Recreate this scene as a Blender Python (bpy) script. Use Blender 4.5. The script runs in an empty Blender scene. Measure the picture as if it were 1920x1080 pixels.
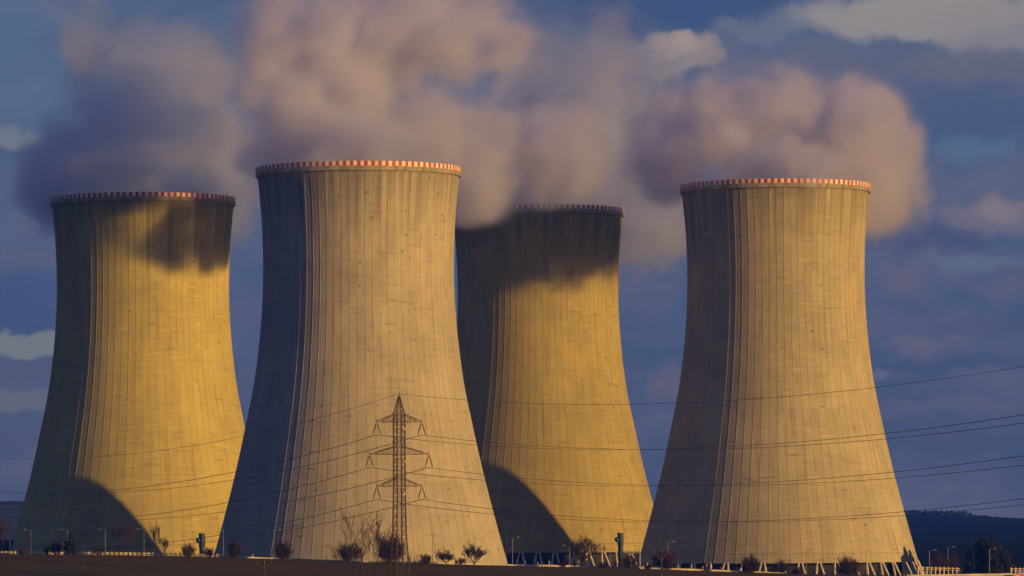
import bpy, math, random
from mathutils import Vector, Matrix
R = math.radians
PI = math.pi
sc = bpy.context.scene
C = sc.collection

# ------------------------------------------------------------------ camera
F = 8700.0                      # focal length in pixels of the 1920 px photograph
PITCH, ROLL = math.atan(410 / F), R(-0.28)
cam_d = bpy.data.cameras.new("camera")
cam_d.sensor_width = 36.0
cam_d.lens = F / 1920 * 36.0
cam_d.clip_start = 1.0
cam_d.clip_end = 60000.0
cam = bpy.data.objects.new("camera", cam_d)
C.objects.link(cam)
CM = Matrix.Rotation(PI / 2 + PITCH, 4, 'X') @ Matrix.Rotation(ROLL, 4, 'Z')
cam.matrix_world = CM
sc.camera = cam


def at(px, py, D):
    """world point seen at a pixel of the photograph at forward distance D (eye at the origin)"""
    d = CM.to_3x3() @ Vector(((px - 960) / F, -(py - 540) / F, -1.0))
    return d * (D / d.y)


# ------------------------------------------------------------------ light
SUN_AZ, SUN_EL = R(123.0), R(6.6)       # clockwise from the view direction
sd = bpy.data.lights.new("sun", 'SUN')
sd.energy = 5.0
sd.angle = R(0.6)
sd.color = (1.0, 0.565, 0.13)
sun = bpy.data.objects.new("sun", sd)
C.objects.link(sun)
S = Vector((math.sin(SUN_AZ) * math.cos(SUN_EL), math.cos(SUN_AZ) * math.cos(SUN_EL), math.sin(SUN_EL)))
sun.rotation_euler = S.to_track_quat('Z', 'Y').to_euler()
sun.location = (400, 800, 300)

sc.view_settings.view_transform = 'Standard'
sc.view_settings.look = 'None'
sc.view_settings.exposure = 0.65
sc.view_settings.gamma = 1.0
sc.render.engine = 'CYCLES'
cy = sc.cycles
cy.max_bounces = 9
cy.diffuse_bounces = 3
cy.volume_bounces = 6
cy.transparent_max_bounces = 16
cy.volume_step_rate = 1.0
cy.volume_max_steps = 256
cy.use_denoising = True
cy.use_adaptive_sampling = True
cy.adaptive_threshold = 0.03
cy.adaptive_min_samples = 24


# ------------------------------------------------------------------ node helpers
class NT:
    def __init__(s, tree):
        s.t = tree
        s.n = tree.nodes
        s.l = tree.links

    def node(s, typ, **kw):
        n = s.n.new(typ)
        for k, v in kw.items():
            setattr(n, k, v)
        return n

    def put(s, sock, v):
        if isinstance(v, bpy.types.NodeSocket):
            s.l.new(v, sock)
        elif v is not None:
            if isinstance(v, (tuple, list, Vector)):
                v = tuple(v)
                if sock.type == 'RGBA' and len(v) == 3:
                    v = v + (1.0,)
            sock.default_value = v

    def m(s, op, a, b=None, c=None, clamp=False):
        n = s.node('ShaderNodeMath', operation=op, use_clamp=clamp)
        s.put(n.inputs[0], a)
        s.put(n.inputs[1], b)
        if c is not None:
            s.put(n.inputs[2], c)
        return n.outputs[0]

    def v(s, op, a, b=None, scale=None):
        n = s.node('ShaderNodeVectorMath', operation=op)
        s.put(n.inputs[0], a)
        if b is not None:
            s.put(n.inputs[1], b)
        if scale is not None:
            s.put(n.inputs['Scale'], scale)
        return n.outputs['Value'] if op in ('LENGTH', 'DOT_PRODUCT', 'DISTANCE') else n.outputs[0]

    def xyz(s, a):
        n = s.node('ShaderNodeSeparateXYZ')
        s.put(n.inputs[0], a)
        return n.outputs[0], n.outputs[1], n.outputs[2]

    def comb(s, x, y, z):
        n = s.node('ShaderNodeCombineXYZ')
        for i, q in enumerate((x, y, z)):
            s.put(n.inputs[i], q)
        return n.outputs[0]

    def ss(s, x, a, b, lo=0.0, hi=1.0):
        n = s.node('ShaderNodeMapRange', interpolation_type='SMOOTHSTEP', clamp=True)
        for i, q in enumerate((x, a, b, lo, hi)):
            s.put(n.inputs[i], q)
        return n.outputs[0]

    def lin(s, x, a, b, lo=0.0, hi=1.0):
        n = s.node('ShaderNodeMapRange', clamp=True)
        for i, q in enumerate((x, a, b, lo, hi)):
            s.put(n.inputs[i], q)
        return n.outputs[0]

    def noise(s, vec, scale, detail=3.0, rough=0.55, dist=0.0):
        n = s.node('ShaderNodeTexNoise')
        s.put(n.inputs['Vector'], vec)
        n.inputs['Scale'].default_value = scale
        n.inputs['Detail'].default_value = detail
        n.inputs['Roughness'].default_value = rough
        n.inputs['Distortion'].default_value = dist
        return n.outputs[0]

    def mix(s, f, a, b, blend='MIX'):
        n = s.node('ShaderNodeMix', data_type='RGBA', blend_type=blend)
        s.put(n.inputs[0], f)
        s.put(n.inputs[6], a)
        s.put(n.inputs[7], b)
        return n.outputs[2]


def srgb(r, g, b):
    f = lambda c: c / 255 / 12.92 if c <= 10 else ((c / 255 + 0.055) / 1.055) ** 2.4
    return (f(r), f(g), f(b))


# ------------------------------------------------------------------ sky: dusk sky with banks of cloud
world = bpy.data.worlds.new("World")
sc.world = world
world.use_nodes = True
w = NT(world.node_tree)
w.n.clear()
wout = w.node('ShaderNodeOutputWorld')
bg = w.node('ShaderNodeBackground')
w.l.new(bg.outputs[0], wout.inputs[0])
sky = w.node('ShaderNodeTexSky', sky_type='NISHITA')
sky.sun_disc = False
sky.sun_elevation = SUN_EL
sky.sun_rotation = SUN_AZ
sky.altitude = 400
sky.air_density = 1.0
sky.dust_density = 1.0
sky.ozone_density = 3.0
SKY_STRENGTH = 0.1
bg.inputs[1].default_value = SKY_STRENGTH
tc = w.node('ShaderNodeTexCoord')
dx, dy, dz = w.xyz(tc.outputs['Generated'])
az = w.m('ARCTAN2', dx, dy)                # 0 along the view, radians
el = w.m('ARCSINE', dz)
K = F / 1000.0                             # work in thousandths of a photo-size unit of angle
a_ = w.m('MULTIPLY', az, K)
e_ = w.m('MULTIPLY', el, K)
p = w.comb(a_, e_, 0.0)
# slow warping so that edges of the banks are ragged
pw1 = w.noise(p, 9.0, 5.0, 0.6)
pw2 = w.noise(w.v('ADD', p, (7.3, 2.1, 0.0)), 9.0, 5.0, 0.6)
wa = w.m('ADD', a_, w.m('MULTIPLY', w.m('SUBTRACT', pw1, 0.5), 0.16))
we = w.m('ADD', e_, w.m('MULTIPLY', w.m('SUBTRACT', pw2, 0.5), 0.10))
pst = w.comb(w.m('MULTIPLY', wa, 0.55), w.m('MULTIPLY', we, 1.9), 0.0)
n1 = w.noise(pst, 3.6, 6.0, 0.58)
n2 = w.noise(w.v('ADD', pst, (3.7, 9.1, 0.0)), 7.0, 6.0, 0.6)
col = w.v('SCALE', sky.outputs[0], scale=1.0)


def lum(c):
    return tuple(q / SKY_STRENGTH / 2 ** 0.53 for q in srgb(*c))


up = w.ss(e_, 0.0, 0.95)
veil = w.mix(up, lum((78, 89, 114)), lum((76, 94, 125)))
veil_f = w.m('MULTIPLY', w.ss(w.m('SUBTRACT', 1.6, w.m('ABSOLUTE', a_)), -0.6, 0.6), 0.0)
col = w.mix(0.93, col, veil)
col = w.mix(w.ss(e_, 1.1, 5.0, 0.0, 0.6), col, lum((34, 52, 120)))
col = w.mix(w.ss(n1, 0.40, 0.66, 0.0, 0.75), col, lum((112, 108, 124)))
col = w.mix(w.ss(n2, 0.52, 0.75, 0.0, 0.45), col, lum((64, 76, 112)))


def bank(px, py, rx, ry, c, strength, soft=0.9):
    """a bank of cloud in a direction of the sky (angles given as pixels of the photograph)"""
    global col
    ca = math.atan((px - 960) / F) * K
    ce = math.atan((950 - py) / F) * K
    ax = w.m('DIVIDE', w.m('SUBTRACT', wa, ca), rx / 1000.0)
    ey = w.m('DIVIDE', w.m('SUBTRACT', we, ce), ry / 1000.0)
    r2 = w.m('ADD', w.m('MULTIPLY', ax, ax), w.m('MULTIPLY', ey, ey))
    f = w.ss(r2, 1.25, 1.25 - soft, 0.0, strength)
    col = w.mix(f, col, lum((c[0] * 1.05 + 2, c[1] * 1.05 + 2, c[2] * 1.02)))


BANKS = [
    (1250, 10, 330, 60, (50, 74, 118), 0.75, 1.2), (1180, 230, 60, 120, (66, 90, 130), 0.5, 1.2),
    (1700, 170, 300, 90, (84, 90, 122), 0.7, 1.2), (1850, 240, 160, 70, (70, 88, 124), 0.7, 1.2),
    (1830, 285, 90, 26, (86, 110, 142), 0.65, 1.25),
    (1720, 30, 260, 55, (146, 138, 138), 0.95, 0.9), (1880, 60, 160, 60, (140, 132, 134), 0.8, 1.0),
    (1440, 55, 110, 28, (108, 112, 132), 0.6, 1.2),
    (1285, 100, 85, 42, (150, 134, 132), 0.95, 1.0), (1230, 115, 90, 25, (118, 114, 128), 0.7, 1.2),
    (1850, 415, 120, 42, (122, 110, 124), 0.8, 1.1), (1870, 400, 50, 24, (142, 124, 128), 0.7, 1.2),
    (1760, 460, 120, 26, (72, 78, 112), 0.7, 1.2),
    (1840, 497, 105, 14, (100, 116, 136), 0.75, 1.2),
    (1685, 525, 52, 36, (108, 98, 116), 0.8, 1.2), (1900, 545, 50, 45, (104, 98, 118), 0.7, 1.2),
    (1730, 652, 80, 22, (112, 102, 118), 0.75, 1.2), (1790, 690, 170, 14, (68, 78, 112), 0.5, 1.2),
    (1650, 706, 30, 9, (116, 112, 124), 0.7, 1.2), (1790, 762, 190, 17, (102, 96, 116), 0.7, 1.1),
    (1250, 720, 40, 40, (112, 100, 112), 0.75, 1.2), (1215, 560, 60, 60, (104, 96, 112), 0.5, 1.2),
    (40, 640, 110, 28, (132, 134, 132), 0.95, 0.8), (40, 690, 130, 26, (94, 92, 112), 0.7, 1.2),
    (30, 748, 120, 24, (116, 112, 118), 0.8, 1.0), (20, 250, 60, 30, (124, 126, 136), 0.8, 1.0),
    (20, 100, 140, 160, (84, 106, 138), 0.6, 1.2), (40, 560, 150, 60, (70, 86, 126), 0.7, 1.2),
    (460, 720, 40, 60, (96, 94, 112), 0.5, 1.2), (1880, 690, 120, 20, (78, 88, 118), 0.5, 1.2),
    (1600, 120, 200, 50, (98, 98, 120), 0.6, 1.2), (1480, 190, 200, 40, (84, 88, 118), 0.5, 1.2), (1830, 130, 160, 36, (104, 102, 118), 0.7, 1.2),
    (1860, 620, 140, 20, (88, 88, 114), 0.6, 1.2), (1740, 590, 110, 16, (92, 92, 116), 0.5, 1.2), (1800, 830, 220, 22, (84, 84, 110), 0.5, 1.2),
    (1290, 82, 40, 30, (160, 142, 136), 0.8, 1.1), (1345, 115, 40, 20, (138, 124, 124), 0.7, 1.1),
    (60, 180, 90, 40, (98, 106, 132), 0.5, 1.2), (30, 430, 110, 40, (86, 98, 128), 0.5, 1.2), (30, 820, 120, 24, (90, 90, 112), 0.5, 1.2),
]
for b in BANKS:
    bank(*b)
w.l.new(col, bg.inputs[0])


# ------------------------------------------------------------------ materials
def mat(name, base, rough=0.85, fn=None, metallic=0.0, spec=0.3):
    m_ = bpy.data.materials.new(name)
    m_.use_nodes = True
    t = NT(m_.node_tree)
    b = t.n['Principled BSDF']
    b.inputs['Base Color'].default_value = (*base, 1.0)
    b.inputs['Roughness'].default_value = rough
    b.inputs['Metallic'].default_value = metallic
    b.inputs['Specular IOR Level'].default_value = spec
    if fn:
        fn(t, b)
    return m_


def vary(scale, amt, detail=4.0, stretch=(1, 1, 1), c2=None):
    """noise wear on a plain colour"""
    def fn(t, b):
        base = tuple(b.inputs['Base Color'].default_value)[:3]
        g = t.node('ShaderNodeTexCoord').outputs['Object']
        g = t.v('MULTIPLY', g, stretch)
        n = t.noise(g, scale, detail, 0.6)
        lo = c2 or tuple(q * (1 - amt) for q in base)
        hi = tuple(min(1, q * (1 + amt)) for q in base)
        t.put(b.inputs['Base Color'], t.mix(t.ss(n, 0.3, 0.7), lo, hi))
    return fn


def concrete(t, b):
    g = t.node('ShaderNodeTexCoord').outputs['Object']
    rnd = t.node('ShaderNodeObjectInfo').outputs['Random']
    x, y, z = t.xyz(g)
    ang = t.m('ARCTAN2', y, x)
    u = t.m('MULTIPLY', ang, 32.0)
    off = t.m('MULTIPLY', rnd, 900.0)
    P = t.comb(t.m('ADD', u, off), off, z)
    big = t.noise(P, 0.03, 4.0, 0.6)
    mid = t.noise(P, 0.16, 6.0, 0.65)
    fine = t.noise(P, 1.1, 4.0, 0.7)
    streak = t.noise(t.v('MULTIPLY', P, (1.0, 1.0, 0.05)), 0.9, 5.0, 0.62)
    pour = t.noise(t.v('MULTIPLY', P, (0.10, 1.0, 1.0)), 1.3, 4.0, 0.65)
    c = t.mix(t.ss(big, 0.3, 0.7), (0.34, 0.315, 0.25), (0.45, 0.415, 0.32))
    c = t.mix(t.ss(mid, 0.42, 0.70, 0, 0.40), c, (0.25, 0.22, 0.165))
    tint = t.noise(t.v('ADD', P, (50.0, 20.0, 9.0)), 0.07, 4.0, 0.6)
    c = t.mix(t.ss(tint, 0.5, 0.7, 0, 0.5), c, (0.46, 0.37, 0.29))
    c = t.mix(t.ss(streak, 0.50, 0.72, 0, 0.55), c, (0.21, 0.185, 0.145))
    c = t.mix(t.ss(pour, 0.52, 0.72, 0, 0.55), c, (0.50, 0.46, 0.36))
    c = t.mix(t.ss(fine, 0.55, 0.78, 0, 0.35), c, (0.21, 0.185, 0.145))
    smudge = t.noise(t.v('MULTIPLY', P, (0.35, 1.0, 1.6)), 0.35, 6.0, 0.72)
    c = t.mix(t.ss(smudge, 0.58, 0.70, 0, 0.6), c, (0.16, 0.135, 0.105))
    # panels of one pour differ a little from their neighbours
    pid = t.m('FLOOR', t.m('MULTIPLY', ang, 80.0 / (2 * PI)))
    wn = t.node('ShaderNodeTexWhiteNoise', noise_dimensions='2D')
    t.put(wn.inputs['Vector'], t.comb(pid, t.m('FLOOR', t.m('DIVIDE', z, 11.0)), 0.0))
    c = t.mix(t.m('MULTIPLY', wn.outputs[0], 0.26), c, (0.24, 0.22, 0.19))
    # lift joints: thin broken horizontal lines
    fr = t.m('FRACT', t.m('DIVIDE', z, 2.35))
    line = t.m('LESS_THAN', fr, 0.07)
    brk = t.ss(t.noise(t.v('MULTIPLY', P, (0.22, 1.0, 0.5)), 0.8, 3.0, 0.6), 0.5, 0.68)
    c = t.mix(t.m('MULTIPLY', t.m('MULTIPLY', line, brk), 0.65), c, (0.13, 0.115, 0.095))
    # scars and spalls
    vor = t.node('ShaderNodeTexVoronoi')
    t.put(vor.inputs['Vector'], t.v('MULTIPLY', P, (0.8, 1.0, 1.4)))
    vor.inputs['Scale'].default_value = 0.13
    c = t.mix(t.ss(vor.outputs['Distance'], 0.10, 0.04, 0, 0.6), c, (0.12, 0.10, 0.085))
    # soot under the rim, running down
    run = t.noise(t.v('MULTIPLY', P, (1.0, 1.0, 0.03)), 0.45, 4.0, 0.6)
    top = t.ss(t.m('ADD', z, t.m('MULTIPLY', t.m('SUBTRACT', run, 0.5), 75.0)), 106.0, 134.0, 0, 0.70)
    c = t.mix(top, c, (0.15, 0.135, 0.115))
    ln = t.m('LESS_THAN', t.m('ABSOLUTE', t.m('SUBTRACT', z, 9.2)), 0.10)
    c = t.mix(t.m('MULTIPLY', ln, 0.6), c, (0.12, 0.10, 0.08))
    c = t.mix(1.0, c, t.node('ShaderNodeObjectInfo').outputs['Color'], 'MULTIPLY')
    t.put(b.inputs['Base Color'], c)
    bp = t.node('ShaderNodeBump')
    bp.inputs['Strength'].default_value = 0.5
    bp.inputs['Distance'].default_value = 0.12
    t.put(bp.inputs['Height'], t.m('ADD', fine, t.m('MULTIPLY', pour, 0.8)))
    t.l.new(bp.outputs[0], b.inputs['Normal'])


def checker(t, b):
    g = t.node('ShaderNodeTexCoord').outputs['Object']
    x, y, z = t.xyz(g)
    f = t.m('FRACT', t.m('MULTIPLY', t.m('ARCTAN2', y, x), 92.0 / (2 * PI)))
    s_ = t.m('LESS_THAN', f, 0.5)
    n = t.ss(t.noise(t.v('MULTIPLY', g, (1.0, 1.0, 0.25)), 0.55, 5.0, 0.65), 0.32, 0.68)   # faded, streaked paint
    red = t.mix(n, (0.26, 0.016, 0.018), (0.48, 0.022, 0.024))
    wht = t.mix(n, (0.42, 0.39, 0.33), (0.76, 0.74, 0.69))
    t.put(b.inputs['Base Color'], t.mix(s_, wht, red))


def field_mat(t, b):
    g = t.node('ShaderNodeTexCoord').outputs['Object']
    big = t.noise(g, 0.02, 5.0, 0.6)
    row = t.noise(t.v('MULTIPLY', g, (0.15, 1.0, 1.0)), 0.5, 5.0, 0.65)
    fine = t.noise(g, 1.6, 4.0, 0.7)
    c = t.mix(t.ss(big, 0.35, 0.65), (0.084, 0.050, 0.006), (0.078, 0.066, 0.006))
    c = t.mix(t.ss(row, 0.4, 0.75, 0, 0.6), c, (0.11, 0.082, 0.014))
    c = t.mix(t.ss(fine, 0.5, 0.75, 0, 0.5), c, (0.042, 0.026, 0.009))
    t.put(b.inputs['Base Color'], c)
    bp = t.node('ShaderNodeBump')
    bp.inputs['Strength'].default_value = 0.5
    bp.inputs['Distance'].default_value = 0.3
    t.put(bp.inputs['Height'], fine)
    t.l.new(bp.outputs[0], b.inputs['Normal'])


M = {}
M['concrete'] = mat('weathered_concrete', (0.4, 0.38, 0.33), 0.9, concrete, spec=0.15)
M['inner'] = mat('wet_concrete', (0.12, 0.115, 0.11), 0.8, vary(0.1, 0.3))
M['checker'] = mat('aviation_checker_paint', (0.7, 0.1, 0.1), 0.6, checker)
M['ring'] = mat('ring_beam_concrete', (0.24, 0.21, 0.15), 0.9, vary(0.5, 0.35, stretch=(1, 1, 0.3)))
M['leg'] = mat('leg_concrete', (0.42, 0.39, 0.33), 0.9, vary(0.6, 0.25))
M['basin'] = mat('basin_concrete', (0.30, 0.28, 0.25), 0.9, vary(0.3, 0.3))
M['dark'] = mat('fill_and_shade', (0.02, 0.02, 0.022), 0.9, vary(0.3, 0.4))  # near-black of the fill packs, also the shade painted under the hall
M['steel'] = mat('galvanised_steel', (0.15, 0.15, 0.155), 0.55, vary(2.0, 0.3), 0.6)
M['pylon'] = mat('rust_brown_pylon_paint', (0.040, 0.021, 0.012), 0.7, vary(0.6, 0.45), 0.3)
M['insul'] = mat('brown_porcelain', (0.045, 0.028, 0.022), 0.35, vary(3, 0.2))
M['wire'] = mat('conductor_alloy', (0.05, 0.045, 0.045), 0.6, vary(0.3, 0.2))
M['red'] = mat('red_paint', (0.45, 0.03, 0.02), 0.6, vary(2, 0.2))
M['whitepaint'] = mat('white_paint', (0.6, 0.58, 0.54), 0.6, vary(2, 0.2))
M['teal'] = mat('teal_duct_paint', (0.012, 0.036, 0.075), 0.5, vary(0.8, 0.3, stretch=(1, 1, 0.3)))
M['wall'] = mat('pale_concrete_wall', (0.62, 0.55, 0.42), 0.9, vary(0.25, 0.25))
M['clad'] = mat('grey_cladding', (0.52, 0.52, 0.50), 0.7, vary(0.12, 0.25, stretch=(0.2, 0.2, 3)))
M['bark'] = mat('bark', (0.035, 0.024, 0.017), 0.95, vary(2, 0.35))
M['twig'] = mat('bare_twigs', (0.030, 0.019, 0.014), 0.95, vary(0.7, 0.4))
M['redtwig'] = mat('reddish_twigs', (0.042, 0.019, 0.015), 0.95, vary(0.7, 0.4))
M['conifer'] = mat('dark_needles', (0.009, 0.012, 0.008), 0.9, vary(0.7, 0.5))
M['wood'] = mat('tarred_wood', (0.045, 0.036, 0.028), 0.9, vary(1, 0.3))
M['field'] = mat('dry_field', (0.06, 0.05, 0.03), 0.97, field_mat, spec=0.05)
M['forest'] = mat('forest_hillside', (0.016, 0.020, 0.016), 0.98, vary(0.012, 0.45, 6.0), spec=0.0)
M['sign'] = mat('orange_sign', (0.55, 0.16, 0.07), 0.6, vary(2, 0.1))
M['lamp'] = mat('lamp_housing', (0.26, 0.26, 0.26), 0.5, vary(2, 0.1))


# ------------------------------------------------------------------ mesh helpers
class MB:
    def __init__(s):
        s.v, s.f = [], []

    def quad_ring(s, rings, closed=True, cap0=False, cap1=False):
        n = len(rings[0])
        b0 = len(s.v)
        for r_ in rings:
            s.v.extend(r_)
        for i in range(len(rings) - 1):
            for j in range(n if closed else n - 1):
                k = (j + 1) % n
                s.f.append((b0 + i * n + j, b0 + i * n + k, b0 + (i + 1) * n + k, b0 + (i + 1) * n + j))
        if cap0:
            s.f.append(tuple(b0 + j for j in range(n - 1, -1, -1)))
        if cap1:
            s.f.append(tuple(b0 + (len(rings) - 1) * n + j for j in range(n)))
        return s

    def tube(s, p0, p1, r0, r1=None, n=6, cap=True):
        p0, p1 = Vector(p0), Vector(p1)
        r1 = r0 if r1 is None else r1
        d = (p1 - p0)
        if d.length < 1e-6:
            return s
        d.normalize()
        a = d.orthogonal().normalized()
        b = d.cross(a)
        ring = lambda p_, r_: [tuple(p_ + (a * math.cos(2 * PI * i / n) + b * math.sin(2 * PI * i / n)) * r_) for i in range(n)]
        return s.quad_ring([ring(p0, r0), ring(p1, r1)], True, cap, cap)

    def path(s, pts, radii, n=5):
        pts = [Vector(q) for q in pts]
        rings = []
        a = None
        for i, q in enumerate(pts):
            d = (pts[min(i + 1, len(pts) - 1)] - pts[max(i - 1, 0)]).normalized()
            a = d.orthogonal().normalized() if a is None else (a - d * a.dot(d)).normalized()
            b = d.cross(a)
            rr = radii[i] if isinstance(radii, (list, tuple)) else radii
            rings.append([tuple(q + (a * math.cos(2 * PI * k / n) + b * math.sin(2 * PI * k / n)) * rr) for k in range(n)])
        return s.quad_ring(rings, True, True, True)

    def box(s, lo, hi):
        x0, y0, z0 = lo
        x1, y1, z1 = hi
        return s.quad_ring([[(x0, y0, z0), (x1, y0, z0), (x1, y1, z0), (x0, y1, z0)],
                            [(x0, y0, z1), (x1, y0, z1), (x1, y1, z1), (x0, y1, z1)]], True, True, True)

    def lathe(s, prof, n=32, cap0=False, cap1=False, c=(0, 0)):
        return s.quad_ring([[(c[0] + r_ * math.cos(2 * PI * i / n), c[1] + r_ * math.sin(2 * PI * i / n), z)
                             for i in range(n)] for z, r_ in prof], True, cap0, cap1)

    def build(s, name, m_, parent=None, loc=(0, 0, 0), smooth=False):
        me = bpy.data.meshes.new(name)
        me.from_pydata([tuple(q) for q in s.v], [], s.f)
        me.materials.append(m_)
        if smooth:
            me.polygons.foreach_set('use_smooth', [True] * len(me.polygons))
            try:
                me.set_sharp_from_angle(angle=R(smooth if smooth is not True else 35))
            except Exception:
                pass
        me.update()
        o = bpy.data.objects.new(name, me)
        C.objects.link(o)
        o.location = loc
        if parent:
            o.parent = parent
        return o


def tag(o, label=None, cat=None, group=None, kind=None):
    if label:
        o['label'] = label
    if cat:
        o['category'] = cat
    if group:
        o['group'] = group
    if kind:
        o['kind'] = kind
    return o


def thing(name, label, cat, loc, rz=0.0, group=None):
    o = bpy.data.objects.new(name, None)
    C.objects.link(o)
    o.location = loc
    o.rotation_euler = (0, 0, rz)
    o.empty_display_size = 1.0
    return tag(o, label, cat, group)


def dup(o, loc, rz, label, parent=None):
    c = o.copy()
    C.objects.link(c)
    if parent is None:
        c.location = loc
        c.rotation_euler = (0, 0, rz)
        c['label'] = label
    else:
        c.parent = parent
    for ch in list(o.children):
        dup(ch, None, None, None, c)
    return c


def sstep(x, a, b):
    t_ = min(1, max(0, (x - a) / (b - a)))
    return t_ * t_ * (3 - 2 * t_)


def interp(x, pts):
    if x <= pts[0][0]:
        return pts[0][1]
    for (x0, y0), (x1, y1) in zip(pts, pts[1:]):
        if x <= x1:
            return y0 + (y1 - y0) * (x - x0) / (x1 - x0)
    return pts[-1][1]


# ------------------------------------------------------------------ ground
D_BROW = 1262.0
brow = []
for px, py in [(-300, 1036), (0, 1039), (200, 1041), (430, 1045.5), (640, 1053.5), (900, 1060), (1200, 1067), (1400, 1074),
               (1550, 1078), (1720, 1080.5), (1920, 1081), (2300, 1081)]:
    q = at(px, py, D_BROW)
    brow.append((q.x, q.z))
T_GROUND = -25.0


def ground_z(x, y):
    zb = interp(x * D_BROW / max(y, 300), brow) if y > 300 else -14
    if y < 620:
        return -1.75 - 23.0 * sstep(y, 0, 620)
    if y < 1120:
        return -24.75 + 2.4 * sstep(y, 800, 1120)
    if y < D_BROW:
        t_ = (y - 1120) / (D_BROW - 1120)
        return -22.35 + (zb + 22.35) * (t_ ** 1.15)
    if y < D_BROW + 7:
        return zb
    return zb + (T_GROUND - zb) * sstep(y, D_BROW + 7, D_BROW + 34) - 3.0 * sstep(y, 1700, 1900)


def ground_at(px, py, D):
    """point on the ground under a pixel at distance D, and how far it lies below the pixel"""
    q = at(px, py, D)
    gz = ground_z(q.x, q.y) - 0.05
    if q.z > gz:
        return Vector((q.x, q.y, gz)), q.z - gz
    return q, 0.0


ys = [-300, -100, 0, 60, 120, 200, 300, 400, 500, 620, 720, 800, 900, 1000, 1080, 1120, 1140, 1160, 1180, 1200, 1215, 1230,
      1240, 1250, 1256, 1262, 1265.5, 1269, 1274, 1280, 1288, 1296, 1310, 1340, 1400, 1500, 1700, 1900]
xs = [-1500, -900, -500, -350, -260] + [-220 + 4 * i for i in range(111)] + [260, 350, 500, 900, 1500]
g = MB()
rng = random.Random(4)
for y in ys:
    for x in xs:
        g.v.append((x, y, ground_z(x, y) + (rng.uniform(-0.10, 0.10) if 1130 < y < 1262 else 0)))
n = len(xs)
for i in range(len(ys) - 1):
    for j in range(n - 1):
        g.f.append((i * n + j, i * n + j + 1, (i + 1) * n + j + 1, (i + 1) * n + j))
tag(g.build('field', M['field'], smooth=True), kind='structure')


# distant wooded hills: rise from the plain to a ridge about 6 km away
def hills():
    hb = MB()
    rg = random.Random(8)
    hx = [-2600 + 40 * i for i in range(131)]
    hy = [1780, 2000, 2300, 2600, 2900, 3300, 3800, 4300, 4800, 5200, 5500, 5700, 5850, 5950, 6000, 6060, 6300, 7000]

    def ridge(x):
        px = 960 + x / 6000 * F
        base = interp(px, [(-900, 985), (200, 975), (1100, 968), (1700, 958), (1770, 959), (1830, 963), (1920, 966), (2400, 975), (4500, 985)])
        wob = 3.0 * math.sin(x / 61) + 2.2 * math.sin(x / 23 + 1) + rg.uniform(-1, 1)
        return (950 - base) / F * 6000 + wob * 0.5 - 6.0 - 2.4 * (px - 960) / 960
    rz = [ridge(x) for x in hx]
    for y in hy:
        t_ = sstep(y, 1700, 6000)
        for i, x in enumerate(hx):
            z = -25 + (rz[i] + 25) * t_ if y <= 6000 else rz[i] - (y - 6000) * 0.05
            z += 0.8 * math.sin(x / 140 + y / 400) * (1 - t_)
            hb.v.append((x, y, z))
    m_ = len(hx)
    for i in range(len(hy) - 1):
        for j in range(m_ - 1):
            hb.f.append((i * m_ + j, i * m_ + j + 1, (i + 1) * m_ + j + 1, (i + 1) * m_ + j))
    tag(hb.build('hills', M['forest'], smooth=True), kind='structure')
    # crowns that fray the skyline of the ridge: too many and too far to count
    fb = MB()
    for k in range(2600):
        i = rg.uniform(60, 125)
        x = hx[0] + 40 * i
        z = rz[int(i)] + (rz[int(i) + 1] - rz[int(i)]) * (i - int(i))
        y = rg.uniform(5880, 6010)
        z = -25 + (z + 25) * sstep(y, 1700, 6000)
        r_ = rg.uniform(2.0, 5.0) * (1.0 if x > 480 else 0.8)
        h = rg.uniform(3, 6) * (1.15 if 480 < x < 580 else 0.5)
        fb.lathe([(z - 2, r_ * 0.7), (z + h * 0.35, r_), (z + h * 0.8, r_ * 0.7), (z + h, r_ * 0.15)], 6, False, True, (x, y))
    tag(fb.build('ridge_forest', M['forest']), 'dark blue wood fringing the far ridge at right', 'forest', kind='stuff')


hills()

# ------------------------------------------------------------------ cooling towers
PROF = [(6.3, 45.2), (8.2, 44.6), (15.2, 42.5), (23.7, 40.3), (34, 37.6), (43.2, 35.5), (54.7, 33.1), (62, 31.5), (68.5, 30.6),
        (76.3, 29.66), (84, 29.0), (91.6, 28.6), (96.5, 28.5), (101.3, 28.57), (109.6, 28.76), (112.7, 28.97), (117.8, 29.4), (123.7, 30.0), (126.0, 30.25)]


def rprof(z):
    # smooth the measured profile a little
    s_ = 0.0
    for k in range(-4, 5):
        s_ += interp(min(126.0, max(6.3, z + k * 1.6)), PROF)
    a = s_ / 9
    e = min(1.0, (z - 6.3) / 6.0, (126.0 - z) / 6.0)
    return interp(z, PROF) * (1 - max(0, e)) + a * max(0, e)


H = 128.0
NR = 80


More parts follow.
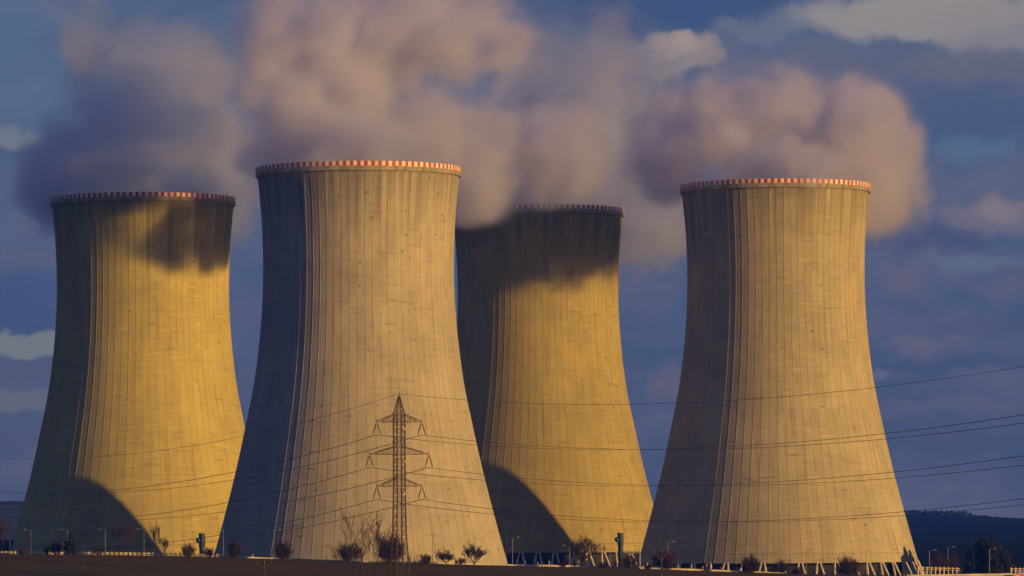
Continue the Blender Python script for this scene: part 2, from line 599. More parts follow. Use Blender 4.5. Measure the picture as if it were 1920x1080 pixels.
def make_tower(label):
    t = thing('cooling_tower', label, 'cooling tower', (0, 0, 0), 0, 'cooling towers with red and white rims')
    mb = MB()
    zs = [6.3 + (126.0 - 6.3) * i / 72 for i in range(73)]
    rings = []
    for z in zs:
        r0 = rprof(z)
        ring = []
        for k in range(NR):
            for f, o in ((-0.040, 0.0), (-0.030, 0.062), (0.030, 0.062), (0.040, 0.0), (0.30, 0.0), (0.65, 0.0)):
                th = 2 * PI * (k + f) / NR
                ring.append(((r0 + o) * math.cos(th), (r0 + o) * math.sin(th), z))
        rings.append(ring)
    mb.quad_ring(rings)
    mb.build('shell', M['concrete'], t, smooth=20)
    inn = MB().lathe([(126.0, rprof(126.0) - 0.55)] + [(z, rprof(z) - 0.55) for z in reversed(zs)] + [(6.3, 45.45)], 96)
    inn.build('inner_wall', M['inner'], t, smooth=True)
    rb = MB().lathe([(125.3, 29.6), (125.25, 30.85), (126.62, 30.85), (126.62, 29.6)], 120)
    rb.build('ring_beam', M['ring'], t, smooth=30)
    ch = MB().lathe([(126.62, 30.45), (126.624, 30.8), (128.0, 30.8), (128.0, 30.45), (126.62, 30.45)], 184)
    ch.build('rim_band', M['checker'], t, smooth=30)
    for k in range(11):
        th = 2 * PI * (k + 0.37) / 11
        q = Vector((30.6 * math.cos(th), 30.6 * math.sin(th), 127.6))
        MB().tube(q, q + Vector((0, 0, 2.1)), 0.09, 0.04, 5).build('lightning_rod', M['steel'], t)
    lr = MB().lathe([(0, 46.8), (0.6, 46.8), (0.6, 48.6), (0, 48.6)], 96)
    lr.build('basin', M['basin'], t, smooth=30)
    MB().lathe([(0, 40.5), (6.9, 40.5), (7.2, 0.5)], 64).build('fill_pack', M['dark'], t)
    NL = 48
    for k in range(NL):
        th = 2 * PI * (k + 0.5) / NL
        for s_ in (-1, 1):
            tt, tb = th + s_ * 0.011, th + s_ * 0.036
            p1 = Vector((44.95 * math.cos(tt), 44.95 * math.sin(tt), 6.45))
            p0 = Vector((47.4 * math.cos(tb), 47.4 * math.sin(tb), 0.5))
            MB().tube(p0, p1, 0.38, 0.34, 8).build('leg', M['leg'], t)
    return t


# centre pixel, pixel of the rim's edge tops, distance, turn
TOWERS = {
    'left': (268, 371.5, 0.985, 1546, 0.0, 'leftmost cooling tower, its sunlit top crossed by a ragged shadow of steam'),
    'front': (671.8, 315.5, 1.0, 1390, 0.02, 'nearest and tallest-looking cooling tower standing right behind the lattice pylon'),
    'back': (1008, 393.0, 0.988, 1651, 0.05, 'farthest cooling tower, half hidden behind the nearest one beside the pylon'),
    'right': (1453.5, 347.0, 1.0, 1499, 0.033, 'rightmost cooling tower with its leaning legs in view under a fully sunlit face'),
}
TW = {}
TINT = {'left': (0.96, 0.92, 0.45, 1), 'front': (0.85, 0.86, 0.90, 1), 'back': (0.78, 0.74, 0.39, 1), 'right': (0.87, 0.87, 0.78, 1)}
proto = None
for key, (px, py, ts, D, rz, lab) in TOWERS.items():
    q = at(px, py, D * ts)
    loc = Vector((q.x, q.y, q.z - H * ts))
    if proto is None:
        proto = make_tower(lab)
        proto.location = loc
        TW[key] = proto
    else:
        TW[key] = dup(proto, loc, rz, lab)
    TW[key].scale = (ts, ts, ts)
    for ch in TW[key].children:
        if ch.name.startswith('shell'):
            ch.color = TINT[key]          # each tower's sunlit tone is put into its concrete colour


# ------------------------------------------------------------------ steam
def steam(label, key, blobs, dens, seed, fade, tint=(0.825, 0.845, 1.0), amp=2.6, nscale=0.021):
    """blobs: (dx, dy, dz, rx, ry, rz) in metres from the rim's centre"""
    base = TW[key].location + Vector((0, 0, H * TW[key].scale.z))
    m_ = bpy.data.materials.new('steam')
    m_.use_nodes = True
    t = NT(m_.node_tree)
    t.n.clear()
    out = t.node('ShaderNodeOutputMaterial')
    pv = t.node('ShaderNodeVolumePrincipled')
    t.l.new(pv.outputs[0], out.inputs['Volume'])
    g_ = t.node('ShaderNodeTexCoord').outputs['Object']
    f = None
    for (x, y, z, a, b, c) in blobs:
        d_ = t.v('LENGTH', t.v('MULTIPLY', t.v('SUBTRACT', g_, (x, y, z)), (1 / a, 1 / b, 1 / c)))
        h = t.m('SUBTRACT', 1.0, d_)
        f = h if f is None else t.m('SMOOTH_MAX', f, h, 0.18)
    sv = t.v('ADD', g_, (seed * 97.0, seed * 31.0, 0.0))
    n_ = t.noise(sv, nscale, 6.0, 0.60, 0.4)
    vo = t.node('ShaderNodeTexVoronoi', feature='F1')
    t.put(vo.inputs['Vector'], t.v('ADD', sv, t.v('SCALE', t.comb(n_, t.m('MULTIPLY', n_, -1.0), n_), scale=30.0)))
    vo.inputs['Scale'].default_value = 0.05
    vo.inputs['Detail'].default_value = 1.0
    vo.inputs['Roughness'].default_value = 0.55
    vo.inputs['Lacunarity'].default_value = 2.3
    n2_ = t.m('SUBTRACT', 1.0, vo.outputs['Distance'])   # round billows on the plume's skin
    q_ = t.m('ADD', f, t.m('ADD', t.m('MULTIPLY', t.m('SUBTRACT', n_, 0.52), amp), t.m('MULTIPLY', t.m('SUBTRACT', n2_, 0.17), 1.0)))
    dd = t.m('ADD', t.ss(q_, 0.05, 0.55, 0.0, dens * 1.7), t.ss(q_, -0.45, 0.3, 0.0, dens * 0.28))
    dd = t.m('MULTIPLY', dd, t.ss(f, -0.32, 0.0))       # gone before the hull is reached
    zz_ = t.xyz(g_)[2]
    dd = t.m('MULTIPLY', dd, t.ss(zz_, fade[0], fade[1], 1.0, fade[2]))
    t.put(pv.inputs['Density'], dd)
    pv.inputs['Color'].default_value = (*tint, 1)
    pv.inputs['Anisotropy'].default_value = 0.42
    m_.cycles.volume_step_rate = 0.38
    # hull: union of the blobs, a little larger, remeshed to one closed skin
    mb = MB()
    for (x, y, z, a, b, c) in blobs:
        kk = 1.36
        N, Q = 14, 20
        rings = []
        for i in range(1, N):
            ph = -PI / 2 + PI * i / N
            rings.append([(x + a * kk * math.cos(ph) * math.cos(2 * PI * j / Q), y + b * kk * math.cos(ph) * math.sin(2 * PI * j / Q),
                           z + c * kk * math.sin(ph)) for j in range(Q)])
        mb.quad_ring(rings, True, True, True)
    o = mb.build('steam_plume', m_, None, base)
    md = o.modifiers.new('r', 'REMESH')
    md.mode = 'VOXEL'
    md.voxel_size = 4.0
    dg = bpy.context.evaluated_depsgraph_get()
    me = bpy.data.meshes.new_from_object(o.evaluated_get(dg))
    o.modifiers.clear()
    o.data = me
    me.materials.clear()
    me.materials.append(m_)
    return tag(o, label, 'steam', 'steam plumes over the cooling towers')


def pxblob(key, px, py, rx, ry, dy=0.0, ryd=None):
    """a puff given by its place in the photo and its depth behind the tower's axis"""
    base = TW[key].location + Vector((0, 0, H * TW[key].scale.z))
    D = base.y + dy
    q = at(px, py, D) - base
    s_ = D / F
    return (q.x, q.y, q.z, rx * s_, (ryd if ryd else rx * s_), ry * s_)


B = [pxblob('left', 268, 345, 190, 70), pxblob('left', 180, 300, 115, 110), pxblob('left', 330, 280, 140, 120), pxblob('left', 240, 240, 130, 80),
     pxblob('left', 130, 345, 100, 105, 20, 28), pxblob('left', 95, 380, 60, 75, 30, 22), pxblob('left', 420, 330, 90, 130, 25, 25), pxblob('left', 140, 80, 80, 130, 10, 22), pxblob('left', 340, 130, 170, 110, 10, 25)]
steam('bluish violet steam plume over the leftmost cooling tower', 'left', B, 0.045, 1, (20, 70, 0.22), (0.75, 0.82, 1.0))  # bluer tint puts the front plume's shade into the steam colour
B = [pxblob('front', 675, 290, 205, 80), pxblob('front', 575, 210, 120, 130, 5), pxblob('front', 700, 190, 180, 150, 15), pxblob('front', 820, 230, 150, 130, 35),
     pxblob('front', 600, 60, 150, 120, 10), pxblob('front', 760, 60, 200, 140, 25), pxblob('front', 900, 110, 130, 140, 40), pxblob('front', 900, 270, 130, 130, 55, 30),
     pxblob('front', 1030, 290, 110, 95, 62, 25)]
steam('broad pinkish steam plume billowing over the nearest cooling tower', 'front', B, 0.08, 2, (70, 140, 0.6))
B = [pxblob('back', 1010, 360, 165, 60), pxblob('back', 1060, 300, 150, 95, 10), pxblob('back', 1190, 370, 120, 150, 25, 20), pxblob('back', 910, 380, 90, 50, -22, 18),
     pxblob('back', 1090, 150, 160, 150, 40, 30)]
steam('dim violet steam plume over the farthest cooling tower', 'back', B, 0.045, 3, (20, 70, 0.3), (0.75, 0.81, 1.0))  # shade from the right plume is put into this bluer tint
B = [pxblob('right', 1454, 325, 195, 70), pxblob('right', 1350, 260, 140, 100, 10), pxblob('right', 1440, 215, 135, 105, 15), pxblob('right', 1640, 235, 70, 75, 40, 20), pxblob('right', 1590, 255, 125, 110, 35, 35),
     pxblob('right', 1612, 340, 95, 115, 52, 34), pxblob('right', 1270, 290, 100, 95, 15, 20), pxblob('right', 1675, 375, 70, 100, 66, 18)]
steam('lit pink steam plume bulging over the rightmost cooling tower', 'right', B, 0.07, 4, (60, 120, 0.7))


# ------------------------------------------------------------------ pylon and its lines
def pylon():
    D = 1180.0
    base = at(749.5, 1098, D)
    scale = D / F
    zt = lambda py: (at(748, py, D).z - base.z)
    t = thing('electricity_pylon', 'rust brown lattice pylon with three crossarms in front of the nearest tower', 'pylon', base, R(27))
    Z = {k: zt(v_) for k, v_ in dict(top=742, a1=791, a1t=776, a2=852, a2t=837, a3=912, a3t=897).items()}
    hw = lambda z: interp(z, [(0, 2.1), (Z['a3'] - 12, 1.28), (Z['a3'], 1.12), (Z['a1t'], 1.10), (Z['top'] - 0.3, 0.16)])
    ch, br = MB(), MB()
    lv = []
    z = 0.0
    while z < Z['a1t'] - 0.5:
        lv.append(z)
        z += 2.0 * hw(z) * 0.86
    lv.append(Z['a1t'])
    cn = lambda z, i: Vector(((-1, 1, 1, -1)[i] * hw(z), (-1, -1, 1, 1)[i] * hw(z), z))
    for i in range(4):
        for z0, z1 in zip(lv, lv[1:]):
            ch.tube(cn(z0, i), cn(z1, i), 0.17, 0.17, 4)
        ch.tube(cn(Z['a1t'], i), cn(Z['top'], i), 0.10, 0.08, 4)
    for z0, z1 in zip(lv, lv[1:]):
        for i in range(4):
            j = (i + 1) % 4
            br.tube(cn(z0, i), cn(z1, j), 0.06, 0.06, 4)
            br.tube(cn(z0, j), cn(z1, i), 0.06, 0.06, 4)
            if 0 == int(z0 * 10) % 3:
                br.tube(cn(z1, i), cn(z1, j), 0.07, 0.07, 4)
    zz = [Z['a1t'] + (Z['top'] - Z['a1t']) * q for q in (0, 0.3, 0.55, 0.75, 0.9)]
    for z0, z1 in zip(zz, zz[1:]):
        for i in range(4):
            j = (i + 1) % 4
            br.tube(cn(z0, i), cn(z1, j), 0.07, 0.07, 4)
            br.tube(cn(z0, j), cn(z1, i), 0.07, 0.07, 4)
    ch.build('tower_body', M['pylon'], t)
    br.build('bracing', M['pylon'], t)
    MB().tube((0, 0, Z['top'] - 0.2), (0, 0, Z['top'] + 0.9), 0.10, 0.05, 5).build('peak', M['pylon'], t)
    mk, mw = MB(), MB()
    for za in ('a1', 'a2', 'a3'):
        q = Z[za] - 2.3
        mk.box((-0.80, -1.35, q), (-0.56, -1.22, q + 0.5))
        mw.box((0.80, -1.35, q + 0.2), (1.02, -1.22, q + 0.7))
    mk.build('circuit_plate', M['red'], t)
    mw.build('circuit_plate', M['whitepaint'], t)
    tips = []
    for za, half in (('a1', 6.35), ('a2', 8.35), ('a3', 6.35)):
        z0, z1 = Z[za], Z[za + 't']
        arm = MB()
        for s_ in (-1, 1):
            tip = Vector((s_ * half, 0, z0))
            for k in (-1, 1):
                rt, up_ = Vector((s_ * hw(z0), k * hw(z0), z0)), Vector((s_ * hw(z1), k * hw(z1), z1))
                arm.tube(rt, tip, 0.11, 0.09, 4)
                arm.tube(up_, tip + Vector((0, 0, 0.1)), 0.10, 0.08, 4)
                st = 4 if half > 7 else 3
                for q in range(1, st):
                    f0, f1 = q / st, (q - 1) / st
                    arm.tube(rt.lerp(tip, f0), up_.lerp(tip, f0), 0.06, 0.06, 4)
                    arm.tube(rt.lerp(tip, f0), up_.lerp(tip, f1), 0.06, 0.06, 4)
                    o_ = Vector((s_ * hw(z0), -k * hw(z0), z0))
                    arm.tube(rt.lerp(tip, f0), o_.lerp(tip, f1), 0.04, 0.04, 4)
            arm.tube(tip + Vector((0, 0, -0.1)), tip + Vector((0, 0, 0.75)), 0.09, 0.05, 4)
        for k in (-1, 1):
            arm.tube((-hw(z0), k * hw(z0), z0), (hw(z0), k * hw(z0), z0), 0.10, 0.10, 4)
            arm.tube((-hw(z1), k * hw(z1), z1), (hw(z1), k * hw(z1), z1), 0.07, 0.07, 4)
        ao = arm.build('crossarm', M['pylon'], t)
        for s_ in (-1, 1):
            for k in (-1, 1):
                ins = MB()
                a0 = Vector((s_ * half + k * 0.12, 0, z0 - 0.25))
                a1 = Vector((s_ * half + k * 0.80, -k * 0.6, z0 - 3.25))
                ins.tube(a0, a1, 0.07, 0.07, 5)
                for q in range(15):
                    c0 = a0.lerp(a1, 0.12 + 0.76 * q / 14)
                    dd = (a1 - a0).normalized()
                    ins.tube(c0 - dd * 0.06, c0 + dd * 0.05, 0.20, 0.09, 7)
                ins.build('insulator_string', M['insul'], ao)
            tips.append(Vector((s_ * half, 0, z0 - 3.3)))
    return t, tips, Z['top'] + 0.5


PY, TIPS, ZTOP = pylon()
mw_ = Matrix.Translation(PY.location) @ Matrix.Rotation(R(27), 4, 'Z')
LD = Vector((0.45, -0.893, 0))


def power_line(p, label, thick, twin, gr):
    pts = []
    for i in range(61):
        s_ = -430 + 430 * i / 60
        t_ = -s_
        pts.append(p - LD * t_ + Vector((0, 0, -0.1175 * t_ + 0.00025 * t_ * t_)))
    for i in range(1, 51):
        s_ = 350 * i / 50
        pts.append(p + LD * s_ + Vector((0, 0, -0.0722 * s_ + 0.0002313 * s_ * s_)))
    mb = MB()
    if twin:
        for k in (-0.22, 0.22):
            mb.path([q + Vector((0.89 * k, 0.45 * k, 0)) for q in pts], thick, 4)
    else:
        mb.path(pts, thick, 4)
    tag(mb.build('power_line', M['wire']), label, 'power line', gr)


GRP = 'power lines strung through the pylon'
LBL = ['twin cable hung from the left end of the pylon\'s top crossarm', 'twin cable hung from the right end of the pylon\'s top crossarm',
       'twin cable hung from the left end of the pylon\'s widest middle crossarm', 'twin cable hung from the right end of the pylon\'s widest middle crossarm',
       'twin cable hung from the left end of the pylon\'s lowest crossarm', 'twin cable hung from the right end of the pylon\'s lowest crossarm']
for q, lb in zip(TIPS, LBL):
    power_line(mw_ @ q, lb, 0.042, True, GRP)
power_line(mw_ @ Vector((0, 0, ZTOP)), 'single thin earth wire running over the very peak of the pylon', 0.055, False, GRP)

# ------------------------------------------------------------------ wall and roadside fence along the brow
D_W = 1271.0
WALL_L = [(425, 1042.5, 1050), (520, 1046, 1054), (640, 1050.5, 1058), (760, 1053, 1062), (900, 1057, 1064), (1050, 1059.5, 1067), (1200, 1063.3, 1071), (1300, 1066.5, 1074),
          (1400, 1070.5, 1078), (1470, 1073.8, 1081)]


def strip_wall(name, pts, label, D, thick=0.45, m_='wall', drop=1.2):
    mb = MB()
    rings = []
    for px, y0, y1 in pts:
        a, b = at(px, y0, D), at(px, y1, D)
        rings.append([(a.x, D, b.z - drop), (a.x, D, a.z), (a.x, D + thick, a.z), (a.x, D + thick, b.z - drop)])
    mb.quad_ring(rings, True, True, True)
    return tag(mb.build(name, M[m_]), label, 'wall')


strip_wall('boundary_wall', WALL_L, 'long low pale concrete wall along the field\'s edge below the towers', D_W)
strip_wall('boundary_wall', [(1700, 1078, 1086), (1760, 1077, 1086), (1850, 1075.6, 1086), (1990, 1073.5, 1086)],
           'short pale wall section at the bottom right by the orange sign', D_W)


def rail_fence(label, pts, D, step_px, post_h, gap=0.0):
    t = thing('rail_fence', label, 'fence', at(pts[0][0], pts[0][1], D), 0)
    inv = t.location
    bm = MB()
    for (xa, ya), (xb, yb) in zip(pts, pts[1:]):
        a, b = at(xa, ya, D) - inv, at(xb, yb, D) - inv
        for dz, hh in ((0.0, 0.2), (-0.55, 0.12)):
            bm.quad_ring([[(a.x, -0.06, a.z + dz - hh), (a.x, 0.06, a.z + dz - hh), (a.x, 0.06, a.z + dz), (a.x, -0.06, a.z + dz)],
                          [(b.x, -0.06, b.z + dz - hh), (b.x, 0.06, b.z + dz - hh), (b.x, 0.06, b.z + dz), (b.x, -0.06, b.z + dz)]], True, True, True)
    bm.build('rail', M['wall'], t)
    x = pts[0][0]
    while x <= pts[-1][0]:
        y = interp(x, pts)
        a = at(x, y, D) - inv
        MB().box((a.x - 0.14, -0.26, a.z - post_h), (a.x + 0.14, -0.07, a.z + 0.22)).build('post', M['wall'], t)
        x += step_px
    return t


rail_fence('pale post and rail fence along the road below the leftmost tower', [(-40, 1034), (0, 1034.5), (150, 1035.5), (300, 1037), (430, 1040.5)], D_W, 8.6, 1.9)
rail_fence('sunlit pale rail fence left of the big dark evergreen at lower right', [(1722, 1063.5), (1800, 1065.5)], 1277, 8.0, 3.6)
rail_fence('bit of pale rail fence right of the big dark evergreen, at the picture\'s edge', [(1896, 1065.5), (1960, 1066.5)], 1277, 8.0, 3.6)

# slim posts with small lamps standing behind the wall
sg = thing('warning_sign', 'orange and white sign on the low wall in the lower right corner', 'sign', at(1910, 1081, D_W - 1.5))
MB().box((-1.5, -0.06, -0.3), (1.5, 0.0, 0.75)).build('panel', M['sign'], sg)
MB().box((-1.2, -0.10, 0.15), (0.2, -0.064, 0.4)).build('stripe', M['whitepaint'], sg)
for x_ in (-1.1, 1.1):
    MB().box((x_ - 0.06, 0.0, -1.6), (x_ + 0.06, 0.08, 0.7)).build('post', M['steel'], sg)


# ------------------------------------------------------------------ lamp posts
def lamp_post(px, py, pb, D, label, arm=-1, double=False):
    base, _ = ground_at(px, pb, D)
    h = at(px, py, D).z - base.z
    t = thing('street_lamp', label, 'street lamp', base, 0, 'street lamps below the cooling towers')
    MB().path([(0, 0, 0), (0, 0, h * 0.5), (0, 0, h)], [0.10, 0.085, 0.07], 8).build('pole', M['steel'], t, smooth=True)
    for s_ in ((arm,) if not double else (-1, 1)):
        a = MB().path([(0, 0, h - 0.1), (s_ * 0.5, 0, h + 0.15), (s_ * 1.6, 0, h + 0.25)], [0.06, 0.055, 0.05], 6).build('arm', M['steel'], t, smooth=True)
        hd = MB()
        hd.quad_ring([[(s_ * 1.4, -0.2, h + 0.17), (s_ * 1.4, 0.2, h + 0.17), (s_ * 1.4, 0.2, h + 0.36), (s_ * 1.4, -0.2, h + 0.36)],
                      [(s_ * 2.1, -0.13, h + 0.20), (s_ * 2.1, 0.13, h + 0.20), (s_ * 2.1, 0.13, h + 0.33), (s_ * 2.1, -0.13, h + 0.33)]], True, True, True)
        hd.build('lamp_head', M['lamp'], a)
    return t


LAMPS = [
    (58.5, 995, 1045, 1290, 'slim lamp post nearest the grey building, at far left', -1, False),
    (127, 994.5, 1045, 1290, 'slim lamp post right behind the small dark conifer', -1, False),
    (197.5, 994, 1045, 1290, 'slim lamp post in front of the leftmost tower, just left of two bare poplars', -1, False),
    (270, 993.5, 1046, 1290, 'slim lamp post where the arc of shadow comes down the leftmost tower', -1, False),
    (342, 995, 1046, 1292, 'faint thin lamp post at the sunlit foot of the leftmost tower', -1, False),
    (419, 992, 1050, 1292, 'faint lamp post at the shaded left foot of the nearest tower', -1, False),
    (513.5, 995, 1056, 1292, 'faint lamp post left above the round dark bush', 1, False),
    (811, 1004, 1064, 1292, 'lamp post with two arms right of the pylon', 1, True),
    (961, 1009, 1068, 1300, 'pale lamp post in the shaded gap right of the nearest tower\'s foot', 1, False),
    (1068, 1024, 1074, 1320, 'lamp post close left of the spreading bare tree', -1, False),
    (1144, 1031, 1074, 1320, 'short two-armed lamp post between the bare tree and the teal pipe', 1, True),
    (1199, 1025, 1076, 1325, 'lamp post at the joint between farthest and rightmost towers', -1, False),
    (1252, 1017, 1076, 1330, 'lamp post just right behind the wooden line pole', 1, False),
    (1512, 1032, 1084, 1330, 'dark lamp post before the legs at the middle of the rightmost tower', 1, False),
    (1624, 1034, 1084, 1330, 'dark lamp post before the sunlit right legs of the rightmost tower', 1, False),
    (1743, 1033, 1084, 1340, 'pale lamp post before the far hills, the one next to the rightmost tower', 1, False),
    (1778, 1027, 1084, 1385, 'pale lamp post before the far hills, midway to the evergreen', 1, False),
    (1855.5, 1030, 1084, 1340, 'pale lamp post in front of the big dark evergreen', 1, False),
]
for a in LAMPS:
    lamp_post(*a)


# ------------------------------------------------------------------ line poles on the field
def line_pole(px, ytop, ybot, D, label, s=1.0):
    base, _ = ground_at(px, ybot, D)
    h = at(px, ytop, D).z - base.z
    t = thing('line_pole', label, 'utility pole', base, R(12), 'wooden line poles on the field')
    zf = h - 2.0 * s
    MB().tube((0, 0, 0), (0, 0, zf + 1.2 * s), 0.20, 0.15, 8).build('pole', M['wood'], t, smooth=True)
    fk = MB()
    for k in (-1, 1):
        fk.path([(0, 0, zf - 0.9 * s), (k * 0.95 * s, 0, zf + 0.75 * s), (k * 1.75 * s, 0, zf + 1.0 * s)], [0.13, 0.12, 0.12], 6)
    fo = fk.build('fork_arm', M['wood'], t)
    for k in (-1.7, 0, 1.7):
        z0 = zf + (1.0 if k else 1.2) * s
        MB().lathe([(z0, 0.10), (z0 + 0.12, 0.24), (z0 + 0.38 * s, 0.24), (z0 + 0.55 * s, 0.13), (z0 + 0.7 * s, 0.1)], 8, True, True, (k * s, 0)).build('insulator', M['insul'], fo)
    return t


line_pole(1240.5, 1030, 1092, 1085, 'dark forked line pole with three insulators before the left of the rightmost tower', 1.0)
line_pole(495.5, 1050, 1098, 1120, 'forked line pole low on the field under the nearest tower\'s shaded side', 0.95)


# ------------------------------------------------------------------ teal duct stacks
def duct(px, ytop, ybot, D, label, bridge):
    base, _ = ground_at(px, ybot, D)
    s_ = D / F
    h = at(px, ytop, D).z - base.z
    t = thing('vent_stack', label, 'pipe', base)
    MB().lathe([(0, 0.72), (h - 4.2, 0.72), (h - 3.8, 0.86), (h - 0.4, 0.86), (h - 0.35, 0.98), (h, 0.98), (h, 0.5)], 20, False, True).build('stack', M['teal'], t, smooth=30)
    zc = h - 2.0
    c = MB()
    rings = []
    for i in range(1, 10):
        ph = -PI / 2 + PI * i / 10
        rings.append([(-1.0 + 0.75 * math.cos(ph) * math.cos(2 * PI * j / 14), -0.2 + 0.75 * math.cos(ph) * math.sin(2 * PI * j / 14), zc + 0.85 * math.sin(ph)) for j in range(14)])
    c.quad_ring(rings, True, True, True)
    c.build('side_tank', M['teal'], t, smooth=True)
    lad = MB()
    for k in (-0.2, 0.2):
        lad.tube((0.95, k, 0), (0.95, k, h - 0.6), 0.07, 0.07, 4)
    for q in range(int(h / 0.6)):
        lad.tube((0.95, -0.2, 0.4 + q * 0.6), (0.95, 0.2, 0.4 + q * 0.6), 0.035, 0.035, 4)
    lad.build('ladder', M['steel'], t)
    if bridge:
        b = MB()
        zb = at(px, 1036, D).z - base.z
        b.tube((0.7, 0, zb), (6.0, 3.0, zb), 0.3, 0.3, 8)
        b.tube((6.0, 3.0, zb + 0.3), (6.0, 3.0, 0), 0.22, 0.22, 8)
        b.build('branch_pipe', M['steel'], t)


duct(378.5, 1000, 1050, 1330, 'upright teal pipe with a side tank before the leftmost tower\'s sunlit foot', False)
duct(1163.5, 999, 1076, 1400, 'upright teal pipe with a side tank and branch pipe before the farthest tower', True)


# ------------------------------------------------------------------ grey hall at far left
def hall():
    D = 1640.0
    a, b = at(-210, 941, D), at(52, 941, D)
    zt_, zb_ = a.z - 0.6, T_GROUND - 4
    o = Vector((a.x, D, zb_))
    h = zt_ - zb_
    L = b.x - a.x
    t = thing('plant_building', 'flat-roofed grey clad building at the left edge behind the leftmost tower', 'building', o)
    zo = at(30, 1012, D).z - zb_
    wl = MB()
    wl.box((0, 0, zo), (L, 30, h))
    for k in range(1, 7):
        zz_ = zo + (h - zo) * k / 7
        wl.box((0, -0.12, zz_ - 0.09), (L, -0.003, zz_ + 0.09))
    wl.build('wall', M['clad'], t)
    MB().box((-0.3, -0.3, h + 0.003), (L + 0.3, 30.3, h + 0.7)).build('roof', M['clad'], t)
    MB().box((0.5, 1.2, 0), (L - 0.5, 29, zo - 0.003)).build('opening_shade', M['dark'], t)  # near-black block paints the shade of the opening under the hall
    x = 1.0
    while x < L:
        MB().box((x - 0.3, 0.1, 0), (x + 0.3, 0.7, zo - 0.003)).build('column', M['clad'], t)
        x += 6.0


hall()


# ------------------------------------------------------------------ trees and bushes
def branch(tw, p, d, L, r, depth, rg, spread=0.6, upw=0.12, kids=3, nseg=3, minr=0.035, limbs=None):
    pts, rad = [Vector(p)], [r]
    dd = Vector(d).normalized()
    for k in range(nseg):
        dd = (dd + Vector((rg.uniform(-1, 1), rg.uniform(-1, 1), rg.uniform(-0.6, 0.9))) * 0.20 + Vector((0, 0, upw * 0.5))).normalized()
        pts.append(pts[-1] + dd * (L / nseg))
        rad.append(max(minr, r * (1 - 0.75 * (k + 1) / nseg)))
    (limbs if (limbs is not None and depth >= 99) else tw).path(pts, rad, 4 if r < 0.15 else 6)
    if depth <= 0:
        return
    for k in range(kids):
        f = rg.uniform(0.35, 1.0)
        i = min(nseg - 1, int(f * nseg))
        q = pts[i].lerp(pts[i + 1], f * nseg - i if f < 1 else 1.0)
        side = Vector((rg.uniform(-1, 1), rg.uniform(-1, 1), rg.uniform(-0.3, 0.7))).normalized()
        nd = (dd * (1 - spread) + side * spread + Vector((0, 0, upw))).normalized()
        branch(tw, q, nd, L * rg.uniform(0.5, 0.78), max(minr, r * 0.5), depth - 1, rg, spread, upw, kids, nseg, minr)


def bare_tree(name, label, cat, px, ybot, D, h, trunk_h, width, seed, m_='twig', limbs=6, depth=3, kids=3, r0=0.25, spread=0.6, upw=0.15, minr=0.04, group=None, lean=0.0):
    rg = random.Random(seed)
    base, dz = ground_at(px, ybot, D)
    h, trunk_h = h + dz, trunk_h + dz
    t = thing(name, label, cat, base, 0, group)
    tk = MB()
    top = Vector((lean * trunk_h, 0, trunk_h))
    tk.path([(0, 0, -0.6), top * 0.5 + Vector((rg.uniform(-.1, .1), 0, 0)), top], [r0 * 1.3, r0, r0 * 0.8], 8)
    tk.build('trunk', M['bark'], t, smooth=True)
    cr = MB()
    for k in range(limbs):
        a = 2 * PI * (k + rg.uniform(-0.3, 0.3)) / limbs
        out_ = width / max(h - trunk_h, 0.5)
        f = rg.uniform(0.65, 1.0)
        d = Vector((math.cos(a) * out_, math.sin(a) * out_, rg.uniform(0.6, 1.2)))
        branch(cr, top * f, d, (h - trunk_h) * rg.uniform(0.5, 0.72), r0 * 0.55, depth, rg, spread, upw, kids, 3, minr)
    cr.build('crown', M[m_], t)
    return t


def bush(label, px, ybot, D, wpx, hpx, seed, m_='twig', dens=60, name='bush', group='bushes along the wall and fence', r=0.05):
    """a leafless thicket: stems and many fine shoots fanning from the ground"""
    rg = random.Random(seed)
    base, dz = ground_at(px, ybot, D)
    s_ = D / F
    hw_, h = wpx * s_ / 2, hpx * s_ + dz
    t = thing(name, label, 'bush', base, 0, group)
    st = MB()
    cr = MB()
    for k in range(9):
        a = rg.uniform(0, 2 * PI)
        e = Vector((math.cos(a) * hw_ * rg.uniform(0.1, 0.6), math.sin(a) * hw_ * rg.uniform(0.1, 0.6), h * rg.uniform(0.35, 0.7)))
        st.path([(e.x * 0.15, e.y * 0.15, -0.5), e * 0.5, e], [0.11, 0.08, 0.05], 5)
    p1, p2, p3 = rg.uniform(0, 6), rg.uniform(0, 6), rg.uniform(0.15, 0.4)
    for k in range(int(dens * 1.35)):
        a = rg.uniform(0, 2 * PI)
        lob = 1 + p3 * math.sin(2 * a + p1) + 0.2 * math.sin(5 * a + p2)
        rr = math.sqrt(rg.uniform(0.0, 1)) * lob
        zz_ = rg.uniform(0.02, 0.70) * (0.85 + 0.25 * math.sin(3 * a + p2))
        env = math.sqrt(max(0.05, 1 - (abs(zz_ - 0.30) / 0.62) ** 2))
        q = Vector((math.cos(a) * hw_ * rr * env * 0.72, math.sin(a) * hw_ * rr * env * 0.72, h * zz_))
        d = Vector((q.x / hw_ * 0.9, q.y / hw_ * 0.9, 0.7 + zz_ * 0.8)) + Vector((rg.uniform(-.6, .6), rg.uniform(-.6, .6), rg.uniform(-.3, .5)))
        branch(cr, q, d, h * rg.uniform(0.22, 0.50), r, 1, rg, 0.5, 0.12, 5, 3, r * 0.62)
    st.build('stem', M['bark'], t)
    cr.build('crown', M[m_], t)
    return t


